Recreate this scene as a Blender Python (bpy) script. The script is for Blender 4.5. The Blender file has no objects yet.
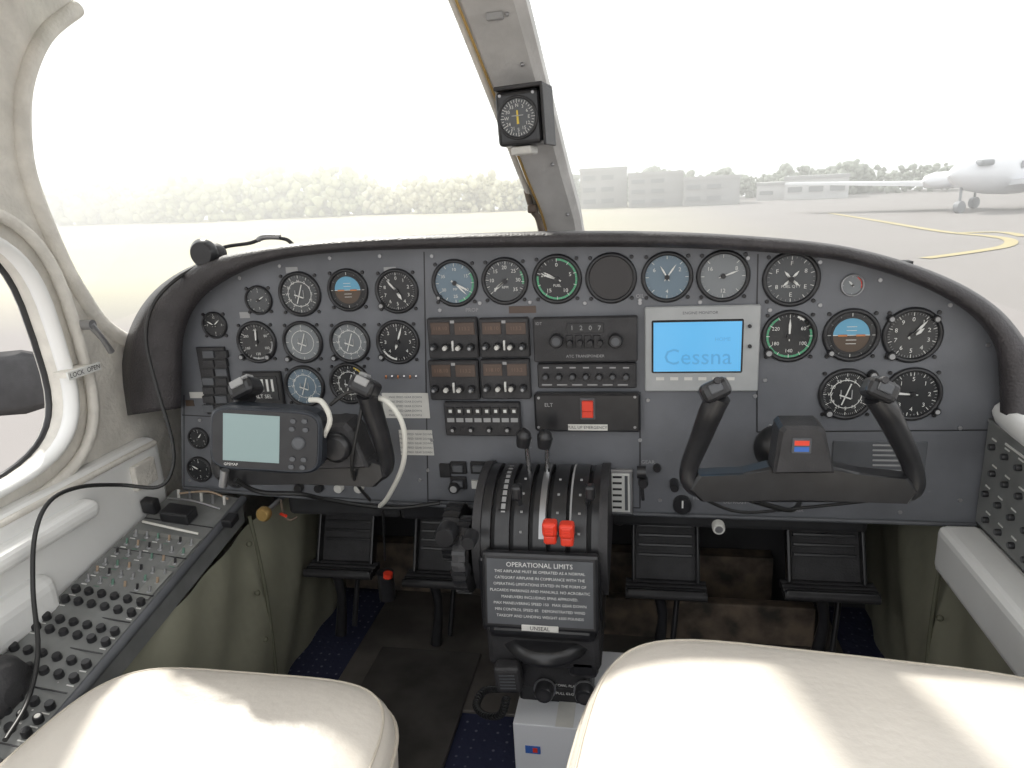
import bpy, bmesh, math, random
from math import sin, cos, tan, radians, pi, atan, atan2
from mathutils import Vector, Matrix
random.seed(7)
F=711.0
A=radians(11); P=radians(15.6); RR=0.055
fw=Vector((-sin(A)*cos(P),cos(A)*cos(P),-sin(P)))
r0=Vector((cos(A),sin(A),0)); u0=r0.cross(fw)
R=(r0*cos(RR)-u0*sin(RR)).normalized(); U=(r0*sin(RR)+u0*cos(RR)).normalized()
def ray(x,y): return fw+R*((x-512)/F)-U*((y-384)/F)
def onY(x,y,Y): d=ray(x,y); return d*(Y/d.y)
def onX(x,y,X): d=ray(x,y); return d*(X/d.x)
def onZ(x,y,Z): d=ray(x,y); return d*(Z/d.z)
def onPl(x,y,p0,n): d=ray(x,y); return d*(p0.dot(n)/d.dot(n))
def mpp(p): return Vector(p).dot(fw)/F
PY=1.2
ROT=Matrix(((1,0,0,0),(0,0,-1,0),(0,1,0,0),(0,0,0,1)))  # local x right, y up, z toward cabin
def PM(x,y,Y=PY,tilt=0,yaw=0,roll=0):
    return Matrix.Translation(onY(x,y,Y))@ROT@Matrix.Rotation(radians(tilt),4,'X')@Matrix.Rotation(radians(yaw),4,'Y')@Matrix.Rotation(radians(roll),4,'Z')
def T(x,y,z): return Matrix.Translation((x,y,z))

# ---------------- materials
def mat(name,col,rough=.5,metal=0,noise=0,scale=20,bump=0,emit=0,spec=.5,col2=None,bscale=None):
    m=bpy.data.materials.new(name); m.use_nodes=True; nt=m.node_tree; b=nt.nodes['Principled BSDF']
    b.inputs['Roughness'].default_value=rough; b.inputs['Metallic'].default_value=metal
    b.inputs['Specular IOR Level'].default_value=spec
    c=(*col,1); b.inputs['Base Color'].default_value=c
    if emit: b.inputs['Emission Color'].default_value=c; b.inputs['Emission Strength'].default_value=emit
    if noise or bump:
        tc=nt.nodes.new('ShaderNodeTexCoord'); n=nt.nodes.new('ShaderNodeTexNoise'); n.inputs['Scale'].default_value=scale; n.inputs['Detail'].default_value=5
        nt.links.new(tc.outputs['Object'],n.inputs['Vector'])
        if noise:
            mx=nt.nodes.new('ShaderNodeMix'); mx.data_type='RGBA'
            k=col2 if col2 else tuple(v*(1-noise) for v in col)
            mx.inputs['A'].default_value=(*k,1); mx.inputs['B'].default_value=(*(tuple(min(1,v*(1+noise)) for v in col) if not col2 else col),1)
            cr=nt.nodes.new('ShaderNodeValToRGB'); cr.color_ramp.elements[0].position=.35; cr.color_ramp.elements[1].position=.65
            nt.links.new(n.outputs['Fac'],cr.inputs['Fac']); nt.links.new(cr.outputs['Color'],mx.inputs['Factor'])
            nt.links.new(mx.outputs['Result'],b.inputs['Base Color'])
        if bump:
            n2=nt.nodes.new('ShaderNodeTexNoise'); n2.inputs['Scale'].default_value=bscale or scale; n2.inputs['Detail'].default_value=4
            nt.links.new(tc.outputs['Object'],n2.inputs['Vector'])
            bp=nt.nodes.new('ShaderNodeBump'); bp.inputs['Strength'].default_value=bump; bp.inputs['Distance'].default_value=.01
            nt.links.new(n2.outputs['Fac'],bp.inputs['Height']); nt.links.new(bp.outputs['Normal'],b.inputs['Normal'])
    return m
m_panel=mat('panel_grey_paint',(.146,.152,.166),.42,0,.14,9,.05,bscale=400)
# worn scuffs: sparse paler flecks
nt=m_panel.node_tree; b=nt.nodes['Principled BSDF']; src=b.inputs['Base Color'].links[0].from_socket
tc=nt.nodes.new('ShaderNodeTexCoord'); mpn=nt.nodes.new('ShaderNodeMapping'); mpn.inputs['Scale'].default_value=(1,1,2.5); n3=nt.nodes.new('ShaderNodeTexNoise'); n3.inputs['Scale'].default_value=38; n3.inputs['Detail'].default_value=8; n3.inputs['Roughness'].default_value=.7
cr=nt.nodes.new('ShaderNodeValToRGB'); cr.color_ramp.elements[0].position=.66; cr.color_ramp.elements[1].position=.74; cr.color_ramp.elements[1].color=(.6,.6,.6,1)
mx=nt.nodes.new('ShaderNodeMix'); mx.data_type='RGBA'; mx.inputs['B'].default_value=(.26,.26,.265,1)
nt.links.new(tc.outputs['Object'],mpn.inputs['Vector']); nt.links.new(mpn.outputs['Vector'],n3.inputs['Vector']); nt.links.new(n3.outputs['Fac'],cr.inputs['Fac']); nt.links.new(cr.outputs['Color'],mx.inputs['Factor']); nt.links.new(src,mx.inputs['A']); nt.links.new(mx.outputs['Result'],b.inputs['Base Color'])
m_panel2=mat('panel_grey_dark',(.098,.103,.112),.5,0,.1,20)
m_black=mat('black_plastic',(.025,.025,.027),.28,0,.15,40)
m_blackm=mat('black_matte',(.037,.036,.038),.55,0,.2,30,.15,bscale=300)
m_pad=mat('glareshield_padding',(.042,.038,.040),.45,0,.2,30,.25,bscale=250)
m_face=mat('dial_black',(.035,.036,.038),.22)
m_faceg=mat('dial_glossy',(.012,.012,.014),.04,spec=1)
m_faceblue=mat('dial_blue_grey',(.17,.23,.28),.2)  # even blue-grey dial face
m_facegrey=mat('dial_grey',(.22,.235,.245),.25)
m_facedg=mat('dial_dark_grey',(.085,.09,.095),.25)
m_white=mat('marking_white',(.74,.74,.71),.6)
m_grey=mat('marking_grey',(.36,.36,.36),.6)
m_blue=mat('sky_blue',(.14,.38,.55),.4)
m_brown=mat('ground_brown',(.10,.07,.05),.4)
m_green=mat('arc_green',(.09,.38,.2),.5)
m_yel=mat('arc_yellow',(.8,.6,.08),.5)
m_red=mat('red_knob',(.80,.06,.03),.3)
m_orange=mat('orange_mark',(.62,.24,.09),.5)
m_dimorange=mat('radio_digit_dim',(.22,.14,.10),.5)
m_chrome=mat('brushed_metal',(.6,.6,.6),.25,1)
m_alu=mat('dull_aluminium',(.4,.4,.41),.4,.8)
m_brass=mat('brass_knob',(.5,.33,.12),.4,.6)
m_lcd=mat('lcd_blue',(.11,.39,.68),.25,emit=.5)
m_lcdt=mat('lcd_text',(.08,.30,.55),.3,emit=.45)
m_bezel=mat('display_bezel',(.40,.41,.41),.45,0,.05,30)
m_gps=mat('gps_housing',(.022,.027,.036),.4,0,.1,30)
m_gpsscr=mat('gps_screen',(.26,.35,.35),.15,emit=.12)
m_disp=mat('radio_display',(.095,.066,.052),.3)
m_cream=mat('wall_cream',(.70,.67,.61),.6,0,.10,22,.3,bscale=120)
m_whitep=mat('white_vinyl',(.84,.84,.82),.45,0,.03,6,.06,bscale=60)
m_seat=mat('seat_leather',(.72,.67,.60),.42,0,.05,6,.12,bscale=90)
m_seatp=mat('seat_piping',(.55,.5,.42),.5)
m_olive=mat('olive_lining',(.31,.305,.23),.55,0,.14,5,.7,bscale=6)
m_seam=mat('lining_seam',(.15,.15,.105),.7)
m_cons=mat('console_grey',(.20,.205,.20),.5,0,.12,20)
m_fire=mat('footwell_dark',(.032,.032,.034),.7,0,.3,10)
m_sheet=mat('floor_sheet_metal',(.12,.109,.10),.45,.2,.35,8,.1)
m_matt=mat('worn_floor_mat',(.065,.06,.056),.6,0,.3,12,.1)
m_dirt=mat('worn_brown',(.2,.15,.11),.7,0,.5,18,col2=(.05,.042,.035))
m_placard=mat('placard_white',(.66,.65,.61),.6,0,.05,40)
m_cable=mat('black_cable',(.02,.02,.02),.45)
m_wcable=mat('white_cable',(.7,.69,.63),.5)
m_post=mat('windshield_post_grey',(.50,.49,.475),.5,0,.12,14,.15,bscale=100)
m_carton=mat('carton_white',(.75,.76,.78),.55)
m_bluei=mat('ink_blue',(.05,.15,.5),.5)
# carpet
m_carpet=mat('blue_carpet',(.02,.025,.06),.95,0,.3,60,.3)
nt=m_carpet.node_tree; b=nt.nodes['Principled BSDF']; tc=nt.nodes.new('ShaderNodeTexCoord'); v=nt.nodes.new('ShaderNodeTexVoronoi'); v.inputs['Scale'].default_value=45; v.inputs['Randomness'].default_value=.1
cr=nt.nodes.new('ShaderNodeValToRGB'); cr.color_ramp.elements[0].position=.12; cr.color_ramp.elements[1].position=.2
cr.color_ramp.elements[0].color=(.16,.16,.22,1); cr.color_ramp.elements[1].color=(.024,.028,.065,1)
nt.links.new(tc.outputs['Object'],v.inputs['Vector']); nt.links.new(v.outputs['Distance'],cr.inputs['Fac']); nt.links.new(cr.outputs['Color'],b.inputs['Base Color'])

# ---------------- builder
_tc={}
def textgeo(s):
    if s in _tc: return _tc[s]
    c=bpy.data.curves.new('t','FONT'); c.body=s; c.size=1; c.align_x='CENTER'; c.align_y='CENTER'; c.resolution_u=2
    o=bpy.data.objects.new('t',c); me=bpy.data.meshes.new_from_object(o)
    g=([v.co.copy() for v in me.vertices],[list(p.vertices) for p in me.polygons]); bpy.data.objects.remove(o); bpy.data.curves.remove(c); bpy.data.meshes.remove(me)
    _tc[s]=g; return g
def crom(pts,n=6,closed=False):
    pts=[Vector(p) for p in pts]; N=len(pts); out=[]
    rng=N if closed else N-1
    for i in range(rng):
        if closed: p0,p1,p2,p3=pts[(i-1)%N],pts[i],pts[(i+1)%N],pts[(i+2)%N]
        else: p0,p1,p2,p3=pts[max(i-1,0)],pts[i],pts[i+1],pts[min(i+2,N-1)]
        for k in range(n):
            t=k/n; out.append(.5*((2*p1)+(p2-p0)*t+(2*p0-5*p1+4*p2-p3)*t*t+(3*p1-p0-3*p2+p3)*t**3))
    if not closed: out.append(pts[-1].copy())
    return out
I4=Matrix.Identity(4)
class MB:
    def __init__(s): s.bm=bmesh.new(); s.mats=[]
    def mi(s,m):
        if m not in s.mats: s.mats.append(m)
        return s.mats.index(m)
    def add(s,vs,fs,m,M=I4,smooth=False):
        k=s.mi(m); V=[s.bm.verts.new(M@Vector(v)) for v in vs]
        for f in fs:
            try: q=s.bm.faces.new([V[i] for i in f]); q.material_index=k; q.smooth=smooth
            except ValueError: pass
    def box(s,c,size,m,M=I4,bevel=0,seg=2):
        b=bmesh.new(); bmesh.ops.create_cube(b,size=1); bmesh.ops.scale(b,vec=size,verts=b.verts)
        if bevel: bmesh.ops.bevel(b,geom=list(b.edges),offset=min(bevel,min(size)*.49),segments=seg,profile=.5,affect='EDGES')
        b.verts.index_update()
        s.add([v.co.copy() for v in b.verts],[[v.index for v in f.verts] for f in b.faces],m,M@Matrix.Translation(c),smooth=False); b.free()
    def disc(s,r,z,m,M=I4,n=36):
        s.add([(r*cos(2*pi*i/n),r*sin(2*pi*i/n),z) for i in range(n)],[tuple(range(n))],m,M)
    def lathe(s,prof,m,M=I4,n=28,smooth=True,caps=True):
        vs=[];fs=[]
        for (r,z) in prof:
            for i in range(n):
                a=2*pi*i/n; vs.append((r*cos(a),r*sin(a),z))
        for j in range(len(prof)-1):
            for i in range(n):
                a=j*n+i; b=j*n+(i+1)%n; fs.append((a,b,b+n,a+n))
        s.add(vs,fs,m,M,smooth)
        if caps:
            for j in (0,len(prof)-1):
                if prof[j][0]>1e-4: s.add(vs[j*n:(j+1)*n],[tuple(range(n))],m,M)
    def cyl(s,p0,p1,r,m,r1=None,n=20,M=I4,smooth=True):
        p0=Vector(p0);p1=Vector(p1); d=p1-p0; q=d.to_track_quat('Z','Y').to_matrix().to_4x4()
        s.lathe([(r,0),(r if r1 is None else r1,d.length)],m,M@Matrix.Translation(p0)@q,n,smooth)
    def knob(s,M,r,h,m,cap=None):
        s.lathe([(r,0),(r,h*.8),(r*.85,h)],m,M,20)
        if cap: s.disc(r*.6,h*1.03,cap,M,16)
    def tube(s,pts,r,m,M=I4,n=12,sub=6,closed=False,sq=1.0):
        P_=crom(pts,sub,closed) if sub else [Vector(p) for p in pts]; N=len(P_)
        if isinstance(r,(list,tuple)):
            rs=[]
            for i in range(N):
                t=i/(N-1)*(len(r)-1); k=min(int(t),len(r)-2); rs.append(r[k]+(r[k+1]-r[k])*(t-k))
        else: rs=[r]*N
        up=None; vs=[];fs=[]
        for i in range(N):
            if closed: d=P_[(i+1)%N]-P_[i-1]
            else: d=P_[min(i+1,N-1)]-P_[max(i-1,0)]
            if d.length<1e-9: d=Vector((0,0,1))
            d.normalize()
            if up is None:
                up=Vector((0,1,0)) if abs(d.y)<.9 else Vector((0,0,1))
            up=(up-d*up.dot(d)).normalized(); sd=d.cross(up)
            for k in range(n):
                a=2*pi*k/n; vs.append(P_[i]+sd*cos(a)*rs[i]+up*sin(a)*rs[i]*sq)
        L=N if closed else N-1
        for i in range(L):
            for k in range(n):
                a=i*n+k;b_=i*n+(k+1)%n; c=((i+1)%N)*n+(k+1)%n; d_=((i+1)%N)*n+k; fs.append((a,b_,c,d_))
        s.add(vs,fs,m,M,True)
        if not closed:
            s.add(vs[:n],[tuple(range(n))],m,M); s.add(vs[-n:],[tuple(range(n))],m,M)
    def ext(s,pts,z0,z1,m,M=I4,bev=0):
        n=len(pts)
        if bev:
            cx=sum(p[0] for p in pts)/n; cy=sum(p[1] for p in pts)/n
            ins=[]
            for (x,y) in [(p[0],p[1]) for p in pts]:
                d=Vector((cx-x,cy-y)); d=d.normalized()*bev; ins.append((x+d.x,y+d.y))
            vs=[(p[0],p[1],z0) for p in pts]+[(p[0],p[1],z1-bev) for p in pts]+[(x,y,z1) for x,y in ins]
            fs=[tuple(range(n)),tuple(range(2*n,3*n))]+[(i,(i+1)%n,(i+1)%n+n,i+n) for i in range(n)]+[(i+n,(i+1)%n+n,(i+1)%n+2*n,i+2*n) for i in range(n)]
        else:
            vs=[(p[0],p[1],z0) for p in pts]+[(p[0],p[1],z1) for p in pts]
            fs=[tuple(range(n)),tuple(range(n,2*n))]+[(i,(i+1)%n,(i+1)%n+n,i+n) for i in range(n)]
        s.add(vs,fs,m,M)
    def sph(s,c,r,m,sc=(1,1,1),M=I4,sub=3):
        b=bmesh.new(); bmesh.ops.create_icosphere(b,subdivisions=sub,radius=r); b.verts.index_update()
        s.add([Vector((v.co.x*sc[0],v.co.y*sc[1],v.co.z*sc[2])) for v in b.verts],[[v.index for v in f.verts] for f in b.faces],m,M@Matrix.Translation(c),True); b.free()
    def text(s,t,size,m,M=I4):
        v,f=textgeo(t); s.add([p*size for p in v],f,m,M)
    def obj(s,name,parent=None,recalc=True):
        if recalc: bmesh.ops.recalc_face_normals(s.bm,faces=s.bm.faces)
        me=bpy.data.meshes.new(name); s.bm.to_mesh(me); s.bm.free()
        for m in s.mats: me.materials.append(m)
        o=bpy.data.objects.new(name,me); bpy.context.scene.collection.objects.link(o)
        if parent: o.parent=parent
        return o
def empty(name,loc=(0,0,0)):
    e=bpy.data.objects.new(name,None); e.empty_display_size=.01; bpy.context.scene.collection.objects.link(e); return e
def superl(w,h,n=40,e=4):
    out=[]
    for i in range(n):
        a=2*pi*i/n; c=cos(a);s_=sin(a)
        out.append((w/2*abs(c)**(2/e)*(1 if c>=0 else -1),h/2*abs(s_)**(2/e)*(1 if s_>=0 else -1)))
    return out

# ---------------- camera
cam=bpy.data.cameras.new('camera'); cam.sensor_width=36; cam.lens=F/1024*36; cam.clip_start=.02; cam.clip_end=2000
co=bpy.data.objects.new('camera',cam); bpy.context.scene.collection.objects.link(co)
m3=Matrix((R,U,-fw)).transposed(); co.matrix_world=m3.to_4x4(); bpy.context.scene.camera=co

# ---------------- panel
inner=[(181,408),(182,370),(184,335),(198,303),(228,279),(270,262),(330,253),(420,249),(555,247),(680,248),(800,255),(870,268),(930,290),(972,316),(994,345),(999,380),(1000,432)]
outer=[(124,416),(121,375),(130,328),(155,290),(196,264),(255,249),(330,240),(420,235),(555,231),(680,232),(800,240),(872,252),(942,275),(992,303),(1022,335),(1040,370),(1045,440)]
b=MB()
ic=crom([Vector((x,y,0)) for x,y in inner],5)
outl=[(x.x,x.y) for x in ic]+[(978,523),(820,518),(640,512),(470,505),(330,497),(182,487)]
pts=[onY(x,y,PY) for x,y in outl]
b.add(pts+[p+Vector((0,.012,0)) for p in pts],[tuple(range(len(pts))),tuple(range(2*len(pts)-1,len(pts)-1,-1))]+[(i,(i+1)%len(pts),(i+1)%len(pts)+len(pts),i+len(pts)) for i in range(len(pts))],m_panel)
def seam(x0,y0,x1,y1,w=.0011,m=m_black):
    p=onY(x0,y0,PY-.0006);q=onY(x1,y1,PY-.0006); d=(q-p).normalized(); n=d.cross(Vector((0,1,0)))*w
    b.add([p-n,p+n,q+n,q-n],[(0,1,2,3)],m)
for s_ in [(424,252,428,503),(757,300,757,432),(757,432,998,430),(184,395,184,487),(428,500,640,508),(640,392,640,508),(182,415,240,418),(758,254,757,300)]: seam(*s_)
b.obj('instrument_panel')
# panel screws
b=MB()
for (x,y) in [(210,290),(240,278),(280,266),(330,258),(380,256),(432,256),(440,310),(480,303),(530,302),(585,303),(640,303),(700,302),(748,258),(770,310),(820,262),(880,280),(950,305),(988,345),(990,420),(960,428),(890,428),(770,426),(765,380),(820,305),(960,500),(900,512),(800,505),(660,500),(640,440),(428,470),(200,420),(190,480),(420,480),(640,300),(432,440),(530,440),(648,400),(755,396)]:
    b.knob(PM(x,y),.0035,.002,m_alu)
b.obj('panel_screws')
b=MB()
b.tube([onY(x,y,PY-.004) for x,y in [(184,488),(330,499),(470,507),(640,514),(820,520),(976,525)]],.004,m_panel2,n=8)
b.obj('panel_lower_trim')

# ---------------- glareshield
b=MB()
ii=crom([Vector((x,y,0)) for x,y in inner],6); oo=crom([Vector((x,y,0)) for x,y in outer],6)
rings=[]
for i,o in zip(ii,oo):
    mx=lambda t:(i.x+(o.x-i.x)*t,i.y+(o.y-i.y)*t)
    q=onY(*mx(1),1.185)
    cx=-.2
    fz=min(q.z-.05,-.20-.9*max(0,abs(q.x-cx)-.3)**2)
    rings.append([onY(*mx(0),1.202),onY(*mx(.0),1.168),onY(*mx(.15),1.15),onY(*mx(.5),1.143),onY(*mx(.85),1.152),q,q+Vector((0,.05,-.004)),Vector((cx+(q.x-cx)*.97,1.64,fz))])
n=len(rings[0]); vs=[p for r_ in rings for p in r_]; fs=[(j*n+k,j*n+k+1,(j+1)*n+k+1,(j+1)*n+k) for j in range(len(rings)-1) for k in range(n-1)]
fs.append(tuple(range(n))); fs.append(tuple(range((len(rings)-1)*n,len(rings)*n)))
b.add(vs,fs,m_pad,smooth=True); b.obj('glareshield')

# ---------------- gauges
def gauge(name,x,y,rp,face=m_face,needles=(),nums=(),ticks=36,arcs=(),att=False,hsi=False,n0=0,span=360,sub='',bez=m_black,long=None,nsz=.25,screws=True):
    nsz*=.82
    b=MB(); Mx=PM(x,y); r=rp*mpp(onY(x,y,PY))
    b.lathe([(r*1.14,0),(r*1.14,.003),(r*1.08,.006),(r*.98,.006),(r*.95,.001)],bez,Mx,36,caps=False)
    b.disc(r*.96,.0012,face,Mx)
    def wedge(a0,a1,ra,rb,m,z):
        k=max(2,int(abs(a1-a0)/6)); vs=[];fs=[]
        for i in range(k+1):
            a=radians(a0+(a1-a0)*i/k)
            vs+= [(r*ra*sin(a),r*ra*cos(a),z),(r*rb*sin(a),r*rb*cos(a),z)]
        for i in range(k): fs.append((2*i,2*i+1,2*i+3,2*i+2))
        b.add(vs,fs,m,Mx)
    if att:
        wedge(-90,90,.0,.72,m_blue,.0018); wedge(90,270,.0,.72,m_brown if att!=2 else m_panel2,.0018)
        b.box((0,0,.0022),(r*1.5,r*.03,.0004),m_white,Mx)
        for k in (-.36,-.2,.2,.36): b.box((0,k*r,.0022),(r*.4,r*.025,.0004),m_white,Mx)
        b.box((-r*.35,0,.004),(r*.35,r*.07,.001),m_orange,Mx); b.box((r*.35,0,.004),(r*.35,r*.07,.001),m_orange,Mx)
        wedge(0,360,.72,.80,m_black,.0025)
    if hsi:
        wedge(0,360,.60,.63,m_white,.0018)
        b.box((0,0,.003),(r*.05,r*1.0,.0006),m_white,Mx@Matrix.Rotation(radians(-20),4,'Z'))
        b.box((0,-r*.12,.003),(r*.5,r*.06,.0006),m_white,Mx@Matrix.Rotation(radians(-20),4,'Z'))
        for k in (-1,1): b.box((r*.22*k,0,.0028),(r*.04,r*.4,.0005),m_grey,Mx)
    for i in range(ticks):
        a=radians(n0+span*i/(ticks if span==360 else ticks-1)); big=(i%(long or 3)==0)
        b.box((0,r*(.86 if big else .885),.002),(r*.025 if big else r*.014,r*(.14 if big else .08),.0004),m_white if big else m_grey,Mx@Matrix.Rotation(-a,4,'Z'))
    for (a0,a1,m) in arcs: wedge(a0,a1,.84,.93,m,.0016)
    for i,t in enumerate(nums):
        a=radians(n0+span*i/(len(nums) if span==360 else len(nums)-1))
        b.text(t,r*nsz*1.2,m_white,Mx@T(r*.64*sin(a),r*.64*cos(a),.002))
    if sub: b.text(sub,r*.17,m_white,Mx@T(0,-r*.3,.002))
    for (a,l,w) in needles:
        N=Mx@Matrix.Rotation(-radians(a),4,'Z')
        b.add([(-w*r*.4,-r*.2,.004),(w*r*.4,-r*.2,.004),(w*r,r*l*.6,.004),(0,r*l,.004),(-w*r,r*l*.6,.004)],[(0,1,2,3,4)],m_white,N)
    if needles: b.lathe([(r*.11,.002),(r*.11,.0055)],m_black,Mx,14)
    if screws:
        for k in range(4):
            a=pi/4+k*pi/2; b.knob(Mx@T(r*1.28*cos(a),r*1.28*sin(a),0),.0032,.003,m_black)
    return b.obj(name)
N9=list('0123456789'); HD=['N','3','6','E','12','15','S','21','24','W','30','33']
gauge('outside_temperature_gauge',259,300,13,m_facedg,[(60,.6,.05)],['1','3','5','7'],20)
gauge('radio_magnetic_indicator',300,294,20,m_facedg,nums=HD,hsi=True,nsz=.2)
gauge('attitude_indicator',348,290,19,att=True,ticks=12)
gauge('altimeter',397,291,20,needles=[(-40,.75,.05),(150,.5,.08)],nums=N9,ticks=50,long=5)
gauge('clock_gauge',215,325,12,needles=[(-60,.7,.06),(50,.7,.05)],nums=['12','3','6','9'],ticks=12)
gauge('airspeed_indicator',257,342,19,needles=[(5,.8,.05)],nums=['40','80','100','120','160','200'],arcs=[(90,200,m_grey)],nsz=.2)
gauge('turn_coordinator',303,342,19,m_facegrey,nums=['L','','R'],hsi=True,ticks=24)
gauge('heading_indicator',350,342,19,m_facegrey,nums=HD,hsi=True,nsz=.2,ticks=72,long=6)
gauge('vertical_speed_indicator',398,342,20,needles=[(20,.85,.05),(200,.4,.06)],nums=['1','2','3','4','','4','3','2'],ticks=40,arcs=[(-170,-120,m_white)])
gauge('horizontal_situation_indicator',305,386,19,m_faceblue,nums=HD,hsi=True,nsz=.2)
gauge('course_deviation_indicator',350,383,19,nums=HD,hsi=True,arcs=[(20,60,m_yel)],nsz=.2)
gauge('vacuum_gauge',199,438,10,needles=[(40,.7,.07)],nums=['3','5','7'],ticks=16,screws=False)
gauge('oxygen_pressure_gauge',200,469,12,needles=[(-60,.7,.07)],nums=['0','1','2','3'],ticks=16,screws=False)
gauge('voltmeter_gauge',236,476,11,needles=[(-20,.7,.07)],nums=['0','2','4'],ticks=16,screws=False)
gauge('manifold_pressure_gauge',455,283,21,m_faceblue,needles=[(120,.8,.05),(135,.8,.04)],nums=['10','15','20','25','30','35'],arcs=[(60,170,m_green)],nsz=.22,sub='MP')
gauge('tachometer',505,281,21,m_facedg,needles=[(-130,.75,.05),(-125,.6,.05)],nums=['5','10','15','20','25','30','35'],n0=-130,span=260,ticks=36,arcs=[(60,100,m_green)],sub='RPM')
gauge('fuel_flow_gauge',557,279,22,needles=[(-70,.75,.05),(-60,.7,.04)],nums=['0','5','10','15','20'],arcs=[(0,120,m_green),(120,200,m_green),(200,280,m_green)],ticks=30,sub='FUEL')
gauge('oil_temperature_gauge',611,278,22.5,m_faceg,ticks=0)
gauge('cylinder_temperature_gauge',667,277,22.5,m_faceblue,needles=[(35,.7,.04),(-30,.6,.04)],nums=['','2','','4','','6'],ticks=24)
gauge('exhaust_temperature_gauge',723,276,23,m_facegrey,needles=[(70,.7,.04)],nums=['','8','','12','','16'],ticks=24)
gauge('fuel_quantity_gauge',791,279,24.5,m_facedg,needles=[(-130,.45,.05),(130,.45,.05),(-40,.45,.05),(40,.45,.05)],nums=['F','8','E','E','8','F'],ticks=30,sub='FUEL QTY')
gauge('suction_gauge',852,285,10,m_facegrey,ticks=12,arcs=[(30,110,m_red)],screws=False,needles=[(-40,.6,.09)],bez=m_alu)
gauge('airspeed_indicator.001',789,336,23.5,needles=[(0,.8,.05)],nums=['','60','100','140','180','220'],arcs=[(40,330,m_green),(20,70,m_white)],nsz=.22)
gauge('attitude_indicator.001',851,335,24,att=1,ticks=12)
gauge('altimeter.001',912,335,25,needles=[(40,.8,.05),(55,.5,.09)],nums=N9,ticks=50,long=5)
gauge('heading_indicator.001',846,394,23.5,nums=HD,hsi=True,ticks=72,long=6,nsz=.22)
gauge('vertical_speed_indicator.001',912,394,24.5,needles=[(-85,.85,.05)],nums=['5','1','2','3','4','3','2','1'],ticks=40)
# small adjusting knobs
b=MB()
for (x,y,r_) in [(244,356,4),(290,358,4),(336,357,4),(383,356,4),(383,305,4),(768,352,5),(830,352,4),(890,355,5),(828,412,5),(888,412,5),(440,297,3),(890,318,4),(935,318,4),(872,374,5),(270,356,4),(935,410,4)]:
    b.knob(PM(x,y),r_*.0015,.012,m_black,m_grey)
b.obj('instrument_adjust_knobs')

def prect(x0,y0,x1,y1,Y=PY):
    a=onY(x0,(y0+y1)/2,Y);c=onY(x1,(y0+y1)/2,Y);t=onY((x0+x1)/2,y0,Y);d=onY((x0+x1)/2,y1,Y)
    return c.x-a.x, t.z-d.z
def pbox(b,x0,y0,x1,y1,depth,m,bevel=.001,Y=PY,z0=0,roll=0):
    w,h=prect(x0,y0,x1,y1,Y); b.box((0,0,z0+depth/2),(w,h,depth),m,PM((x0+x1)/2,(y0+y1)/2,Y,roll=roll),bevel,1)
def ptext(b,x,y,s,px,m=m_white,z=.001,Y=PY,roll=0):
    Mx=PM(x,y,Y,roll=roll); b.text(s,px*mpp(onY(x,y,Y))*1.35,m,Mx@T(0,0,z))

# annunciator stack
b=MB(); pbox(b,203,347,231,414,.006,m_black)
for k in range(7):
    for c in range(2): pbox(b,205+c*13,350+k*9,216+c*13,357+k*9,.009,m_blackm if (k+c)%3 else m_panel2,.0005)
b.obj('annunciator_panel')
b=MB(); pbox(b,246,371,284,405,.008,m_black,.002); pbox(b,250,375,280,399,.0095,m_face)
for k in range(5): pbox(b,254+k*5,378,256+k*5,390,.0105,m_white,0)
ptext(b,266,395,'ALT SEL',4,z=.0105); b.obj('altitude_selector')
b=MB()
for (x,y,w,m) in [(197,395,7,m_placard),(190,403,4,m_brown),(292,270,6,m_grey),(390,270,6,m_grey),(245,315,5,m_grey)]:
    pbox(b,x-w,y-3,x+w,y+3,.001,m,0)
b.obj('panel_labels')

# navcom radios
def radio(name,x0,y0,x1,y1):
    b=MB(); pbox(b,x0,y0,x1,y1,.014,m_blackm,.002)
    w=x1-x0; h=y1-y0
    pbox(b,x0+w*.06,y0+h*.1,x0+w*.44,y0+h*.40,.0155,m_disp,.0005); pbox(b,x0+w*.54,y0+h*.1,x0+w*.94,y0+h*.40,.0155,m_disp,.0005)
    ptext(b,x0+w*.25,y0+h*.25,'118.10',4,m_dimorange,.0158); ptext(b,x0+w*.74,y0+h*.25,'113.2',4,m_dimorange,.0158)
    pbox(b,x0+w*.45,y0+h*.05,x0+w*.53,y0+h*.12,.0145,m_grey,0)
    for t in (.14,.38,.64,.88):
        b.knob(PM(x0+w*t,y0+h*.70)@T(0,0,.014),.0068,.010,m_black)
        b.knob(PM(x0+w*t,y0+h*.70)@T(0,0,.014),.0042,.017,m_placard if t in (.38,.64) else m_panel2,m_placard if t in (.38,.64) else m_grey)
    pbox(b,x0+w*.49,y0+h*.55,x0+w*.53,y0+h*.8,.018,m_white,.0005)
    b.obj(name)
radio('navigation_radio',430,317,479,357); radio('navigation_radio',481,317,530,356)
radio('navigation_radio',431,359,480,398); radio('navigation_radio',482,358,531,397)
b=MB(); pbox(b,446,401,521,434,.012,m_blackm,.002)
for k in range(8):
    pbox(b,449+k*9,405,456+k*9,412,.016,m_black,.0005); pbox(b,451+k*9,407,454+k*9,410,.0165,m_white,0)
    pbox(b,449+k*9,416,456+k*9,420,.0125,m_grey,0)
for k in range(4): b.knob(PM(455+k*18,427)@T(0,0,.012),.005,.008,m_black,m_grey)
b.obj('audio_selector_panel')
b=MB(); pbox(b,534,316,637,360,.016,m_blackm,.002); pbox(b,568,321,604,331,.018,m_face,.0005)
for k in range(4): ptext(b,573+k*9,326,'1207'[k],5,m_grey,.0185)
for k in range(4): pbox(b,567+k*9,333,574+k*9,346,.018,m_black,.001)
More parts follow.
